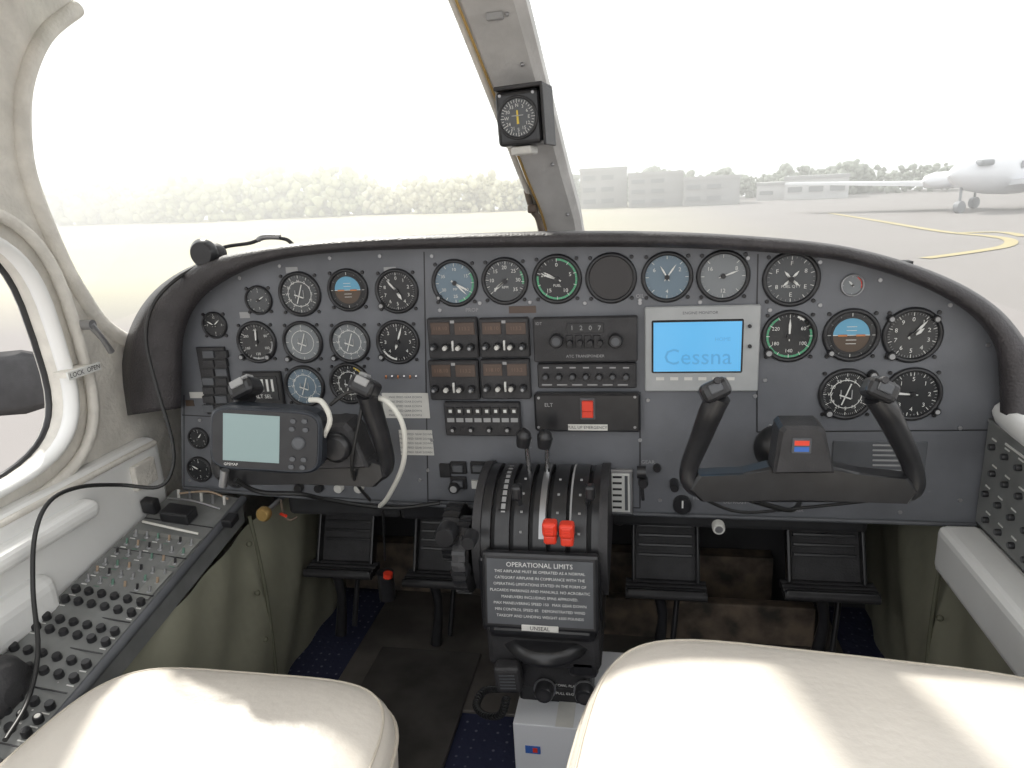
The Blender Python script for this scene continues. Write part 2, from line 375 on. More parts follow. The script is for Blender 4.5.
for k in range(4): b.knob(PM(571+k*10,340)@T(0,0,.016),.005,.012,m_black)
b.knob(PM(558,338)@T(0,0,.016),.012,.014,m_black,m_panel2); b.knob(PM(616,338)@T(0,0,.016),.012,.014,m_black,m_panel2)
ptext(b,540,322,'IDT',3,m_grey,z=.0165); ptext(b,586,354,'ATC TRANSPONDER',3,m_grey,z=.0165)
b.obj('transponder')
b=MB(); pbox(b,538,362,636,386,.014,m_blackm,.002)
for k in range(7): b.knob(PM(547+k*13.2,374)@T(0,0,.014),.0058,.010,m_black,m_panel2); pbox(b,544+k*13.2,365,550+k*13.2,366.3,.0145,m_grey,0)
for k in range(6): pbox(b,543+k*15,382,553+k*15,383.2,.0145,m_grey,0)
b.obj('dme_receiver')
b=MB(); pbox(b,535,391,640,429,.018,m_black,.004)
pbox(b,581,395,596,416,.021,m_panel2,.001); pbox(b,583,397,594,407,.027,m_red,.001); pbox(b,583,407,594,414,.023,m_red,.001)
pbox(b,569,421,608,427,.0185,m_placard,0); ptext(b,588,424,'PULL UP EMERGENCY',3,m_black,.019)
ptext(b,550,402,'ELT',4,m_grey,z=.0185)
for (x,y) in [(540,395),(635,394),(540,424),(635,424)]: b.knob(PM(x,y)@T(0,0,.018),.0025,.001,m_alu)
b.obj('emergency_locator_switch')
# blue display
b=MB(); pbox(b,644,306,758,391,.008,m_bezel,.002); pbox(b,651,319,742,372,.010,m_black,.002); pbox(b,653,321,740,370,.0108,m_lcd,0)
ptext(b,722,338,'HOME',4,m_lcdt,.0111); ptext(b,697,356,'Cessna',17,m_lcdt,.0111)
for k in range(6): pbox(b,656+k*14,376,664+k*14,379,.0085,m_placard,0)
ptext(b,700,312,'ENGINE MONITOR',3,m_panel2,.0082)
b.knob(PM(749,325)@T(0,0,.008),.003,.005,m_black); b.knob(PM(749,345)@T(0,0,.008),.003,.005,m_black)
b.obj('multifunction_display')
# placards
b=MB()
for (x0,y0,x1,y1,n) in [(383,393,429,418,5),(400,430,433,455,5)]:
    pbox(b,x0,y0,x1,y1,.0012,m_placard,0)
    for k in range(n): ptext(b,(x0+x1)/2,y0+4+k*(y1-y0-7)/(n-1),'MAX SPEED GEAR DOWN 140'[:20],2.2,m_panel,.0016)
b.obj('limitation_placard')
b=MB()
for k in range(6): pbox(b,872,444+k*5,(900 if k%2 else 914),445.5+k*5,.004,m_grey,0)
for (x,y,s) in [(700,498,'HEAT'),(735,502,'DEFROST'),(790,510,'CABIN AIR'),(648,462,'GEAR'),(480,465,'BOOST'),(472,310,'PROP'),(640,296,'OIL'),(900,440,'OXYGEN')]:
    ptext(b,x,y,s,4,m_grey,.001)
pbox(b,831,441,925,478,.0025,m_panel2,.001)
pbox(b,509,306,536,313,.001,m_disp,0)
b.obj('control_label_plates')
# lower switches
b=MB()
for (x,y) in [(459,467),(479,467),(459,482)]: pbox(b,x-8,y-6,x+8,y+6,.006,m_black,.001); pbox(b,x-5,y-3,x+5,y+3,.012,m_panel2,.001)
b.knob(PM(456,485),.011,.02,m_black,m_grey); pbox(b,472,480,486,488,.004,m_placard,0)
pbox(b,440,463,451,477,.004,m_black,.001)
for k in range(6): b.cyl(onY(386+k*6,378,PY),onY(386+k*6,376,PY-.014),.0016,m_chrome if k%2 else m_orange,n=8)
for k in range(4): b.knob(PM(300+k*20,487),.009,.012,m_placard if k>1 else m_black)
b.obj('panel_toggle_switches')
b=MB(); pbox(b,609,468,633,512,.012,m_alu,.002); pbox(b,612,471,630,509,.014,m_white,.001)
for k in range(6): pbox(b,613,473+k*6,622,475+k*6,.0145,m_black,0)
pbox(b,625,473,628,507,.0146,m_panel2,0)
b.cyl(onY(640,470,PY),onY(641,472,PY-.05),.004,m_alu); b.cyl(onY(637,472,1.15),onY(646,472,1.15),.011,m_black)
b.cyl(onY(641,472,1.15),onY(643,500,1.15),.003,m_black); b.knob(PM(643,480,1.16),.009,.02,m_black)
b.obj('landing_gear_selector')
b=MB(); Mx=PM(682,503); b.knob(Mx,.016,.018,m_black); b.box((0,.006,.019),(.003,.014,.001),m_white,Mx)
Mx=PM(718,525,1.185); b.knob(Mx,.011,.018,m_placard,m_alu); b.knob(PM(674,482),.008,.03,m_black)
b.knob(PM(657,467),.007,.012,m_black); b.obj('cabin_heat_knobs')
b=MB(); k0=onY(265,513,1.14); b.cyl(k0,k0+Vector((0,.09,0)),.005,m_alu); b.lathe([(.008,-.006),(.014,-.002),(.0145,.008),(.011,.013)],m_brass,Matrix.Translation(k0)@ROT,24)
b.tube([onY(281,500,1.19),onY(283,512,1.18),onY(289,520,1.18),onY(297,517,1.19)],.0025,m_dirt); b.cyl(onY(281,514,1.17),onY(286,516,1.16),.003,m_red)
b.obj('parking_brake_handle')
b=MB(); b.tube([onY(383,510,1.25),onY(385,560,1.28)],.0025,m_black); b.cyl(onY(385,572,1.28),onY(388,598,1.28),.018,m_black)
b.cyl(onY(388,573,1.258),onY(388,577,1.258),.010,m_red); b.obj('footwell_valve_handle')

# ---------------- right yoke
e=empty('control_yoke')
b=MB(); Y=1.0
q=lambda x,y,dy=0: onY(x,y,Y+dy)
b.tube([q(719,396,-.03),q(711,412,-.025),q(700,440,-.01),q(690,465,0),q(690,482,.0),q(706,490,0),q(750,489,0),q(800,488,0),q(855,489,0),q(902,493,0),q(915,486,0),q(912,466,0),q(901,440,-.01),q(887,412,-.025),q(876,396,-.03)],[.0165,.017,.015,.0135,.013,.013,.0125,.012,.0125,.013,.013,.0135,.015,.017,.0165],m_black,n=16,sub=5)
for (x,y,s) in [(716,393,-1),(878,393,1)]:
    Mx=PM(x,y,Y-.035,tilt=-20,roll=-25*s); b.box((0,.004,0),(.04,.028,.045),m_black,Mx,.009,3)
    b.box((0,.006,.024),(.018,.013,.006),m_panel2,Mx,.002); b.knob(Mx@T(-.006*s,.014,.02),.005,.01,m_blackm)
b.obj('grip_tube',e)
b=MB(); c=q(797,460)
loc=lambda x,y:(q(x,y).x-c.x,q(x,y).z-c.z)
Mx=Matrix.Translation(c)@ROT
b.ext([loc(*t) for t in [(776,424),(780,420),(816,420),(821,424),(830,466),(770,467)]],-.02,.03,m_blackm,Mx,.006)
b.ext([loc(*t) for t in [(698,472),(742,470),(768,464),(832,464),(858,470),(906,475),(916,488),(907,500),(800,499),(700,498),(688,486)]],-.014,.015,m_black,Mx,.005)
w,h=prect(788,431,807,446,Y)
Me=PM(797,438,Y)@T(0,0,.031); b.box((0,0,0),(w,h,.003),m_panel2,Me,.001,1); b.box((0,h*.2,.0018),(w*.75,h*.3,.001),m_red,Me); b.box((0,-h*.2,.0018),(w*.75,h*.3,.001),m_bluei,Me)
b.obj('hub',e)
b=MB(); cc=q(797,452); pe=onY(779,447,PY); b.cyl(cc,pe,.018,m_alu); b.lathe([(.042,0),(.042,.01),(.03,.025),(.022,.03)],m_black,Matrix.Translation(pe)@ROT)
b.tube([q(750,500,.0),q(790,510,.06),q(800,500,.12),q(790,500,.2)],.004,m_cable); b.tube([q(700,497),q(740,512,.03),q(800,508,.06),q(905,497,.0)],.0025,m_cable)
b.obj('shaft',e)
# ---------------- left yoke
e=empty('control_yoke.001'); Y=1.03
b=MB()
b.tube([q(246,396,-.03),q(238,414,-.02),q(226,440,0),q(219,460,0),q(224,474,0),q(250,477,0),q(300,474,0),q(350,474,0),q(376,474,0),q(386,464,0),q(382,440,-.01),q(373,412,-.02),q(367,394,-.03)],[.0165,.017,.015,.013,.014,.014,.012,.012,.014,.014,.015,.017,.0165],m_black,n=16,sub=5)
for (x,y,s) in [(247,391,-1),(364,389,1)]:
    Mx=PM(x,y,Y-.035,tilt=-20,roll=-25*s); b.box((0,.004,0),(.042,.028,.045),m_black,Mx,.009,3); b.box((0,.012,.022),(.022,.012,.008),m_grey,Mx,.002); b.box((-.008*s,.02,0),(.014,.006,.02),m_grey,Mx,.002)
b.obj('grip_tube',e)
b=MB(); c=q(340,455); Mx=Matrix.Translation(c)@ROT
b.ext([loc(*t) for t in [(322,424),(328,418),(352,418),(358,424),(374,462),(312,464)]],-.02,.03,m_blackm,Mx,.006)
b.ext([loc(*t) for t in [(228,466),(280,462),(312,456),(372,456),(386,462),(388,474),(378,484),(300,482),(232,482),(220,474)]],-.014,.015,m_black,Mx,.005)
b.lathe([(.024,.03),(.024,.04),(.018,.044)],m_black,Matrix.Translation(q(345,440))@ROT)
b.obj('hub',e)
b=MB(); cc=q(345,445); pe=onY(348,432,PY); b.cyl(cc,pe,.017,m_alu)
for k in range(6): b.lathe([(.03,k*.018),(.037,k*.018+.009),(.03,k*.018+.018)],m_black,Matrix.Translation(pe)@(cc-pe).to_track_quat('Z','Y').to_matrix().to_4x4())
b.obj('shaft',e)
# ---------------- GPS
Y=.95; e=empty('portable_gps')
G=PM(267,439,Y,tilt=-8,yaw=10,roll=-5); k=mpp(onY(266,440,Y))
b=MB(); W_,H_=112*k*1.0,66*k
b.ext(superl(W_,H_,48,5.5),-.03,.008,m_gps,G,.004); b.ext(superl(W_*.93,H_*.88,48,6),.0,.0095,m_black,G)
b.box((-W_*.12,H_*.02,.0098),(W_*.5,H_*.72,.001),m_gpsscr,G,0); b.text('GPSMAP',.006,m_white,G@T(-W_*.3,-H_*.40,.0097))
for (dx,dy) in [(.25,.32),(.35,.33),(.24,.20),(.36,.20),(.25,-.26),(.35,-.26),(.24,-.38),(.34,-.38)]:
    b.lathe([(.0038,.0095),(.0036,.0125)],m_panel2,G@T(W_*dx,H_*dy,0)@Matrix.Scale(1.2,4,(1,0,0)),12)
b.lathe([(.0105,.0095),(.010,.013),(.006,.0135)],m_panel2,G@T(W_*.30,-.0015,0),20)
b.obj('housing',e)
b=MB(); b.cyl(G@Vector((.01,-.01,-.03)),onY(300,470,1.03),.011,m_black); b.knob(G@T(.0,-.02,-.05),.02,.02,m_black)
b.cyl(onY(225,470,1.0),onY(223,486,1.0),.007,m_alu); b.obj('mount_bracket',e)
b=MB()
b.tube([onY(310,400,.98),onY(322,402,.97),onY(330,420,.97),onY(322,440,.98),onY(322,452,1.0)],.0042,m_wcable)
b.tube([onY(368,398,1.02),onY(385,400,1.0),onY(400,418,1.0),onY(405,440,1.01),(onY(402,468,1.03)),onY(388,497,1.08),onY(380,506,1.12)],.0042,m_wcable)
b.tube([onY(235,480,1.0),onY(260,492,1.03),onY(300,494,1.05),onY(330,500,1.1),onY(390,508,1.16),onY(440,503,1.18)],.004,m_cable)
b.tube([onY(330,405,.99),onY(350,392,1.0),onY(362,402,1.0),onY(352,470,1.0),onY(370,500,1.1)],.003,m_cable)
b.obj('yoke_wiring')

# ---------------- centre pedestal
CX=-.172
e=empty('throttle_quadrant')
b=MB()
ax=(1.15,-.60); r=.118
def drum(x0,x1,r,m,a0=-30,a1=190,n=30):
    prof=[(ax[0]-r*cos(radians(a0+(a1-a0)*i/n)),ax[1]+r*sin(radians(a0+(a1-a0)*i/n))) for i in range(n+1)]
    vs=[(x0,y,z) for y,z in prof]+[(x1,y,z) for y,z in prof]
    b.add(vs,[(i,i+1,i+n+2,i+n+1) for i in range(n)],m,smooth=True); b.add(vs,[tuple(range(n+1)),tuple(range(n+1,2*n+2))],m)
drum(CX-.112,CX-.098,r+.004,m_blackm); drum(CX+.098,CX+.112,r+.004,m_blackm)
drum(CX-.098,CX+.098,r-.012,m_fire)
xs=[-.098,-.082,-.074,-.050,-.042,-.018,-.010,.012,.020,.044,.052,.078]
for k in range(0,11,2): drum(CX+xs[k],CX+xs[k+1],r,m_black)
drum(CX+.086,CX+.098,r,m_black)
drum(CX+.0,CX+.010,r+.001,m_alu,20,120); drum(CX+.05,CX+.053,r+.001,m_grey,30,110); drum(CX-.065,CX-.058,r+.001,m_grey,40,95)
for k in range(9):
    a=radians(42+k*6)
    b.box((CX-.062,ax[0]-(r+.002)*cos(a),ax[1]+(r+.002)*sin(a)),(.012,.002,.002),m_black)
for xx in (-.03,.03,.066):
    for k in range(4):
        a=radians(25+k*16); b.box((CX+xx,ax[0]-(r+.0005)*cos(a),ax[1]+(r+.0005)*sin(a)),(.004,.003,.003),m_grey)
b.obj('drum',e)
def lever(name,x,kp,km,kind):
    b=MB(); base=Vector((x,ax[0],ax[1])); kp=Vector(kp); d=(kp-base).normalized()
    b.cyl(base+d*.09,kp,.0042,m_chrome if kind=='t' else m_black,n=10)
    if kind=='t':
        b.tube([kp+Vector((-.006,0,-.012)),kp+Vector((-.003,0,.008)),kp+Vector((.002,0,.016))],[.011,.014,.009],km,sub=4)
    elif kind=='m':
        b.box(kp+Vector((0,0,.004)),(.023,.022,.024),km,bevel=.005,seg=3); b.box(kp+Vector((0,.002,-.014)),(.020,.020,.016),km,bevel=.004,seg=3)
        b.box(kp+Vector((0,-.011,.004)),(.015,.004,.015),km,bevel=.0015)
        for k in range(3): b.box(kp+Vector((0,-.013,.009-k*.005)),(.012,.002,.0015),km)
    else: b.box(kp,(.016,.02,.026),km,bevel=.005)
    b.obj(name,e)
lever('throttle_lever_1',-.195,onY(526,440,1.13),m_black,'t'); lever('throttle_lever_2',-.172,onY(547,441,1.13),m_black,'t')
lever('mixture_lever_1',-.165,onY(550,530,.99),m_red,'m'); lever('mixture_lever_2',-.14,onY(567,532,.985),m_red,'m')
lever('propeller_lever_1',-.21,onY(517,492,1.04),m_black,'p'); lever('propeller_lever_2',-.115,onY(590,492,1.05),m_black,'p')
b=MB()
b.box((CX,1.12,-.66),(.205,.19,.14),m_black,bevel=.006)
Q=PM(540,592,1.0,tilt=-12); b.box((0,0,-.006),(.19,.128,.02),m_black,Q,.006); b.box((0,0,.005),(.172,.108,.002),m_panel2,Q)
b.text('OPERATIONAL LIMITS',.011,m_white,Q@T(0,.045,.0065))
for k in range(8): b.text(['THIS AIRPLANE MUST BE OPERATED AS A NORMAL','CATEGORY AIRPLANE IN COMPLIANCE WITH THE','OPERATING LIMITATIONS STATED IN THE FORM OF','PLACARDS MARKINGS AND MANUALS. NO ACROBATIC','MANEUVERS INCLUDING SPINS APPROVED.','MAX MANEUVERING SPEED 150   MAX GEAR DOWN','MIN CONTROL SPEED 85   DEMONSTRATED WIND','TAKEOFF AND LANDING WEIGHT 6300 POUNDS'][k],.0064,m_white,Q@T(0,.034-k*.0105,.0065))
b.box((.0,-.058,.006),(.06,.010,.003),m_placard,Q,.001); b.text('UNSEAL',.009,m_black,Q@T(0,-.058,.008))
b.obj('limitations_placard',e)
b=MB()
b.box((CX+.005,1.07,-.735),(.19,.14,.09),m_blackm,bevel=.01); b.box((CX+.005,1.015,-.705),(.18,.05,.03),m_black,bevel=.012)
b.lathe([(.07,0),(.075,.01),(.06,.02)],m_black,T(CX+.01,1.03,-.745)); b.box((CX+.015,1.11,-.88),(.13,.13,.32),m_black,bevel=.008)
b.box((CX+.015,1.04,-.80),(.12,.06,.055),m_blackm,bevel=.006); b.box((CX+.07,1.03,-.775),(.05,.06,.04),m_black,bevel=.01)
for (x,y) in [(545,688),(585,690)]:
    b.knob(PM(x,y,1.0),.016,.02,m_black,m_blackm); b.lathe([(.019,0),(.019,.004)],m_alu,PM(x,y,1.003))
for s,(x,y) in {'COWL FLAP':(566,686),'PULL CLOSE':(567,694)}.items(): b.text(s,.007,m_white,PM(x,y,1.008))
b.obj('lower_housing',e)
b=MB()
for (x,y,z,rr,w) in [(CX-.128,1.06,-.605,.062,.022),(CX-.165,1.13,-.60,.05,.03)]:
    Mw=T(x,y,z)@Matrix.Rotation(pi/2,4,'Y'); b.lathe([(rr*.6,-w/2),(rr,-w/2),(rr*1.04,0),(rr,w/2),(rr*.6,w/2),(rr*.3,w*.2)],m_blackm,Mw,40,False)
    for k in range(24): b.box((rr*1.0,0,0),(.006,.006,w),m_black,Mw@Matrix.Rotation(2*pi*k/24,4,'Z'))
b.knob(PM(449,530,1.03),.018,.03,m_black); b.knob(PM(472,535,1.0),.012,.03,m_black)
b.knob(PM(462,568,1.02),.016,.02,m_black); b.obj('trim_wheel')
b=MB(); Mm=PM(509,676,.98,roll=4); b.box((0,0,0),(.045,.05,.03),m_blackm,Mm,.008,3)
for k in range(5): b.box((0,.012-k*.006,.0155),(.026,.002,.001),m_panel2,Mm)
path=crom([onY(x,y,Y_) for x,y,Y_ in [(506,700,.99),(500,716,1.0),(484,716,1.02),(476,706,1.04),(484,692,1.06),(500,690,1.06)]],50); pts=[]
for i,c_ in enumerate(path):
    a=i*.75; pts.append(c_+Vector((.006*cos(a),.003,.006*sin(a))))
b.tube(pts,.0022,m_cable,sub=0,n=6); b.obj('hand_microphone')

# carton on floor
b=MB(); FL=-1.04
b.box((-.130,1.09,-.9595),(.185,.21,.160),m_carton,bevel=.002)
b.box((-.190,.9838,-.93),(.026,.001,.015),m_bluei); b.box((-.186,.9832,-.93),(.008,.001,.009),m_red); b.box((-.135,1.09,-.8785),(.03,.21,.0006),m_placard)
b.text('PARTS',.010,m_bluei,T(-.10,.9842,-.94)@ROT)
o=b.obj('cardboard_carton')

# ---------------- rudder pedals
def pedal(name,x,y,Yp,w=.13):
    b=MB(); Mx=PM(x,y,Yp,tilt=-25)
    b.box((0,.0,0),(w,.15,.012),m_blackm,Mx,.004)
    for s in (-1,1): b.box((s*w*.5,0,.012),(.008,.15,.03),m_black,Mx,.003)
    b.tube([(-w*.45,.07,.01),(0,.078,.02),(w*.45,.07,.01)],.012,m_blackm,M=Mx)
    for k in range(4): b.box((0,.04-k*.02,.008),(w*.85,.006,.006),m_black,Mx,.001)
    for k in range(4): b.cyl((-w*.62,-.078-k*.006,.012+k*.014),(w*.62,-.078-k*.006,.012+k*.014),.009,m_blackm,M=Mx,n=12)
    b.box((0,-.092,.035),(w*1.2,.014,.055),m_black,Mx,.004)
    b.tube([(-w*.1,-.10,.03),(-w*.05,-.15,.01),(-w*.15,-.24,-.03)],[.012,.010,.014],m_black,M=Mx); b.cyl((w*.2,-.09,.0),(w*.1,-.22,-.03),.006,m_black,M=Mx)
    b.cyl((-w*.6,.08,-.015),(w*.6,.08,-.015),.01,m_alu,M=Mx)
    b.obj(name)
pedal('rudder_pedal',350,530,1.42); pedal('rudder_pedal',445,540,1.46); pedal('rudder_pedal',665,545,1.38); pedal('rudder_pedal',823,545,1.38,.14)

# ---------------- cabin shell
b=MB(); b.box((-.22,.85,FL-.02),(1.6,1.7,.04),m_carpet); b.obj('floor')
b=MB()
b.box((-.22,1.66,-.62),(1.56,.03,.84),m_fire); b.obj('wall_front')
b=MB(); b.box((-.44,1.40,FL+.004),(.46,.44,.008),m_sheet,bevel=.002); b.box((.12,1.42,FL+.004),(.62,.42,.008),m_sheet,bevel=.002)
b.box((-.25,1.62,-.96),(1.1,.04,.14),m_dirt); b.box((.12,1.48,-.985),(.5,.03,.1),m_dirt,bevel=.004)
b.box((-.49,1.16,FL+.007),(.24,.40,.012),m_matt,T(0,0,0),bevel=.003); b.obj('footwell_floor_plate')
b=MB()
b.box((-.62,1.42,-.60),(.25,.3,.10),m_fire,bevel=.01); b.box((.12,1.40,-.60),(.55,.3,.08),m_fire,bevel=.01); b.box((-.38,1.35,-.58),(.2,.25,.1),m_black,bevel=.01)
for k in range(10):
    x=-.75+k*.13; b.tube([(x,1.25,-.57),(x+.05,1.3,-.62-.02*(k%3)),(x+.12,1.33,-.60),(x+.2,1.28,-.58)],.004,m_cable,n=6)
b.box((-.2,1.26,-.58),(1.1,.02,.03),m_blackm); b.obj('under_panel_ducting')
def lining(name,X,y0,y1,ztf,ztb,zb,th):
    b=MB(); n=60; vs=[];m=16
    for i in range(n+1):
        t=i/n; y=y0+(y1-y0)*t; zt=ztb+(ztf-ztb)*t
        for j in range(m+1):
            s=j/m; z=zt+(zb-zt)*s
            vs.append((X+th*(.010*sin(t*9+s*2)+.007*sin(t*23+1+s*5)+.004*sin(t*61+s*9)+.01*sin(s*3.1)),y,z))
    fs=[(i*(m+1)+j,i*(m+1)+j+1,(i+1)*(m+1)+j+1,(i+1)*(m+1)+j) for i in range(n) for j in range(m)]
    b.add(vs,fs,m_olive,smooth=True)
    for ys in (1.18,):
        b.tube([(X+th*.022,ys,ztf-.01),(X+th*.024,ys+.01,-.8),(X+th*.02,ys,zb)],.004,m_seam,n=6)
        for k in range(4): b.sph((X+th*.024,ys-.02,ztf-.06-k*.11),.006,m_seam,sub=2)
    b.obj(name)
lining('footwell_lining',-.80,.2,1.64,-.60,-.76,FL,1); lining('footwell_lining',.515,.2,1.64,-.575,-.63,FL,-1)

# left side console
b=MB()
def cp(s,t):
    i=Vector((-.80,1.195,-.578)).lerp(Vector((-.80,.35,-.735)),s); o=Vector((-.945,1.195,-.562)).lerp(Vector((-.965,.35,-.70)),s); return i.lerp(o,t)
vs=[cp(0,0),cp(1,0),cp(1,1),cp(0,1)]; vs2=[v-Vector((0,0,.05)) for v in vs]
b.add(vs+vs2,[(0,1,2,3),(4,5,6,7),(0,1,5,4),(1,2,6,5),(2,3,7,6),(3,0,4,7)],m_cons)
b.tube([cp(0,-.03),cp(1,-.03)],.008,m_panel2,sub=0,n=8)
up=(cp(0,1)-cp(0,0)).cross(cp(1,0)-cp(0,0)).normalized()
if up.z<0: up=-up
xa=(cp(0,0)-cp(0,1)).normalized(); ya=up.cross(xa)
def CM(s,t): 
    m=Matrix((xa,ya,up)).transposed().to_4x4(); m.translation=cp(s,t); return m
m_cons2=mat('console_light_grey',(.25,.255,.24),.5,0,.15,25); m_dgreen=mat('toggle_green',(.12,.22,.17),.5); m_dor=mat('toggle_tan',(.36,.27,.19),.5)
for s,ds in ((.20,.10),(.30,.09)): b.box((0,0,.0006),(.135,.845*ds*.9,.001),m_cons2,CM(s,.5))
for s in (.115,.22,.33,.40,.475,.56,.66): b.box((0,0,.0015),(.145,.002,.001),m_black,CM(s,.5))
for k in range(5):
    b.cyl(CM(.03,.15+k*.17)@Vector((0,0,0)),CM(.03,.15+k*.17)@Vector((0,.004,.018)),.003,m_alu if k%2 else m_placard,n=8)
b.tube([CM(.025,.1)@Vector((0,0,.012)),CM(.02,.4)@Vector((0,0,.02)),CM(.03,.8)@Vector((0,0,.012))],.0022,m_dor,n=6); b.tube([CM(.06,.1)@Vector((0,0,.01)),CM(.06,.5)@Vector((0,0,.02)),CM(.05,.9)@Vector((0,0,.01))],.0022,m_alu,n=6)
b.box((0,0,.012),(.06,.035,.024),m_black,CM(.10,.55),.004); b.box((-.035,0,.015),(.03,.02,.03),m_black,CM(.09,.75),.004); b.box((.05,0,.008),(.022,.03,.016),m_black,CM(.09,.2),.003)
b.tube([CM(.15,.1)@Vector((0,0,.01)),CM(.155,.5)@Vector((0,0,.018)),CM(.14,.9)@Vector((0,0,.01))],.0026,m_wcable,n=6)
for rr_,s in enumerate((.175,.205,.235,.27,.295,.32)):
    for k in range(6):
        M_=CM(s,.12+k*.15); mm=[m_alu,m_dgreen,m_black,m_alu,m_dor][(k*2+rr_)%5]
        b.cyl(M_@Vector((0,0,0)),M_@Vector((0,.005,.011)),.0022,mm,n=8); b.knob(M_,.0045,.003,m_alu)
        b.box((0,-.009,.0015),(.010,.002,.0008),m_white if k%2 else m_dgreen,M_)
for rr_,s in enumerate((.35,.378,.425,.45,.50,.53,.585,.61,.635,.69,.72,.76,.80,.85)):
    for k in range(6):
        M_=CM(s,.1+k*.155); b.knob(M_,.0068,.011,m_black,(m_red if (s in(.585,.635) and k==2) else (m_placard if s in (.61,) else m_black)))
        b.box((0,-.010,.0008),(.012,.002,.0008),m_white,M_)
b.obj('side_console')

# left wall with window
def holed(name,X,out,hole,th,m):
    b=MB(); bm=b.bm; b.mi(m)
    def loop(pts,x): return [bm.verts.new((x,y,z)) for y,z in pts]
    for x in (X,X-th):
        es=[]
        for pts in [out]+([hole] if hole else []):
            L=loop(pts,x)
            es+=[bm.edges.new((L[i],L[(i+1)%len(L)])) for i in range(len(L))]
        bmesh.ops.triangle_fill(bm,edges=es,use_beauty=True)
    for pts in [out]+([hole] if hole else []):
        a=loop(pts,X); c=loop(pts,X-th); n=len(pts)
        for i in range(n): bm.faces.new((a[i],a[(i+1)%n],c[(i+1)%n],c[i]))
    return b.obj(name)
HC=-.215
hole=[(.78+x,HC+y) for x,y in superl(.52,.41,48,3.4)]
hole=[(y+ (z-HC)*-.10,z) for y,z in hole]
fr=crom([Vector(v) for v in [(1.65,-.36,0),(1.3,-.29,0),(1.17,-.225,0),(1.115,-.14,0),(1.085,-.06,0),(1.062,.05,0),(1.07,.13,0),(1.10,.209,0),(1.164,.288,0),(1.25,.345,0)]],5)
outw=[(.2,-1.1),(1.65,-1.1)]+[(v.x,v.y) for v in fr]+[(1.25,.5),(.2,.5)]
holed('wall_left',-1.0,outw,hole,.05,m_cream)
b=MB()
hp=[Vector((-.995,y,z)) for y,z in hole]
b.tube(hp,.015,m_whitep,sub=0,closed=True,n=12,sq=.6)
hp2=[Vector((-.988,.78+(y-.78)*1.15,HC+(z-HC)*1.18)) for y,z in hole]
b.tube(hp2,.010,m_cream,sub=0,closed=True,n=8)
hp3=[Vector((-1.04,y,z)) for y,z in hole]; b.tube(hp3,.006,m_black,sub=0,closed=True,n=8)
b.tube([Vector((-.998,v.x+.0,v.y)) for v in fr],.014,m_cream,n=10,sub=2)
b.tube([Vector((-1.012,v.x+.017,v.y)) for v in fr],.006,m_brass,n=8,sub=2)
b.obj('window_1')
b=MB(); h0=onX(78,325,-.99); h1=onX(97,352,-.99)
b.cyl(h0,h0+Vector((.03,0,0)),.009,m_alu); b.tube([h0+Vector((.025,0,0)),h0.lerp(h1,.5)+Vector((.03,0,0)),h1+Vector((.03,0,0))],[.007,.005,.006],m_alu)
pc=onX(84,371,-.96); b.box(pc,(.004,.075,.014),m_white); b.text('LOCK  OPEN',.012,m_black,Matrix.Translation(pc+Vector((.003,0,0)))@Matrix(((0,0,1,0),(1,0,0,0),(0,1,0,0),(0,0,0,1))))
b.box(pc-Vector((.018,0,0)),(.034,.06,.010),m_cream)
b.obj('door_latch')
b=MB()
b.box((-.985,.70,-.555),(.05,1.0,.22),m_whitep,bevel=.02,seg=4)
b.box((-.965,.62,-.50),(.07,.74,.035),m_whitep,bevel=.016,seg=4)
b.box((-.965,.55,-.60),(.06,.66,.08),m_whitep,bevel=.025,seg=4)
b.tube([(-.96,1.18,-.455),(-.965,.7,-.455),(-.965,.2,-.46)],.006,m_cream,n=8)
b.box((-.955,1.13,-.50),(.012,.06,.05),m_cream,bevel=.003)
b.obj('armrest_panel')
# right wall
b=MB(); wr=[(.2,-1.1),(1.65,-1.1),(1.65,-.38),(1.2,-.38),(.2,-.38)]
holed('wall_right',.61,wr,None,.05,m_whitep)
b=MB(); b.tube([(.56,1.19,-.385),(.555,1.05,-.395),(.555,.2,-.40)],.018,m_whitep,n=12); b.box((.515,.69,-.625),(.07,1.0,.085),m_whitep,bevel=.014,seg=3); b.obj('trim_1')
b=MB()
b.box((.55,.80,-.490),(.02,.79,.18),m_cons,bevel=.003)
for i in range(14):
    for j in range(4):
        Mx=T(.540,1.165-i*.042-(.012 if j%2 else 0),-.437-j*.04)@Matrix.Rotation(-pi/2,4,'Y'); b.knob(Mx,.0052,.008,m_black,m_panel2); b.box((.012,0,.001),(.0025,.014,.001),m_white,Mx)
for i in range(5): b.box((.539,1.1-i*.12,-.418),(.002,.06,.003),m_white)
b.obj('circuit_breaker_panel')
b=MB(); b.box((-.22,.78,.52),(1.66,.96,.04),m_cream,bevel=.01); b.box((-.22,1.23,.475),(1.62,.06,.06),m_cream,bevel=.02); b.obj('ceiling')
b=MB(); b.box((.585,.62,.06),(.04,.12,.88),m_cream,bevel=.015); b.obj('trim_2')
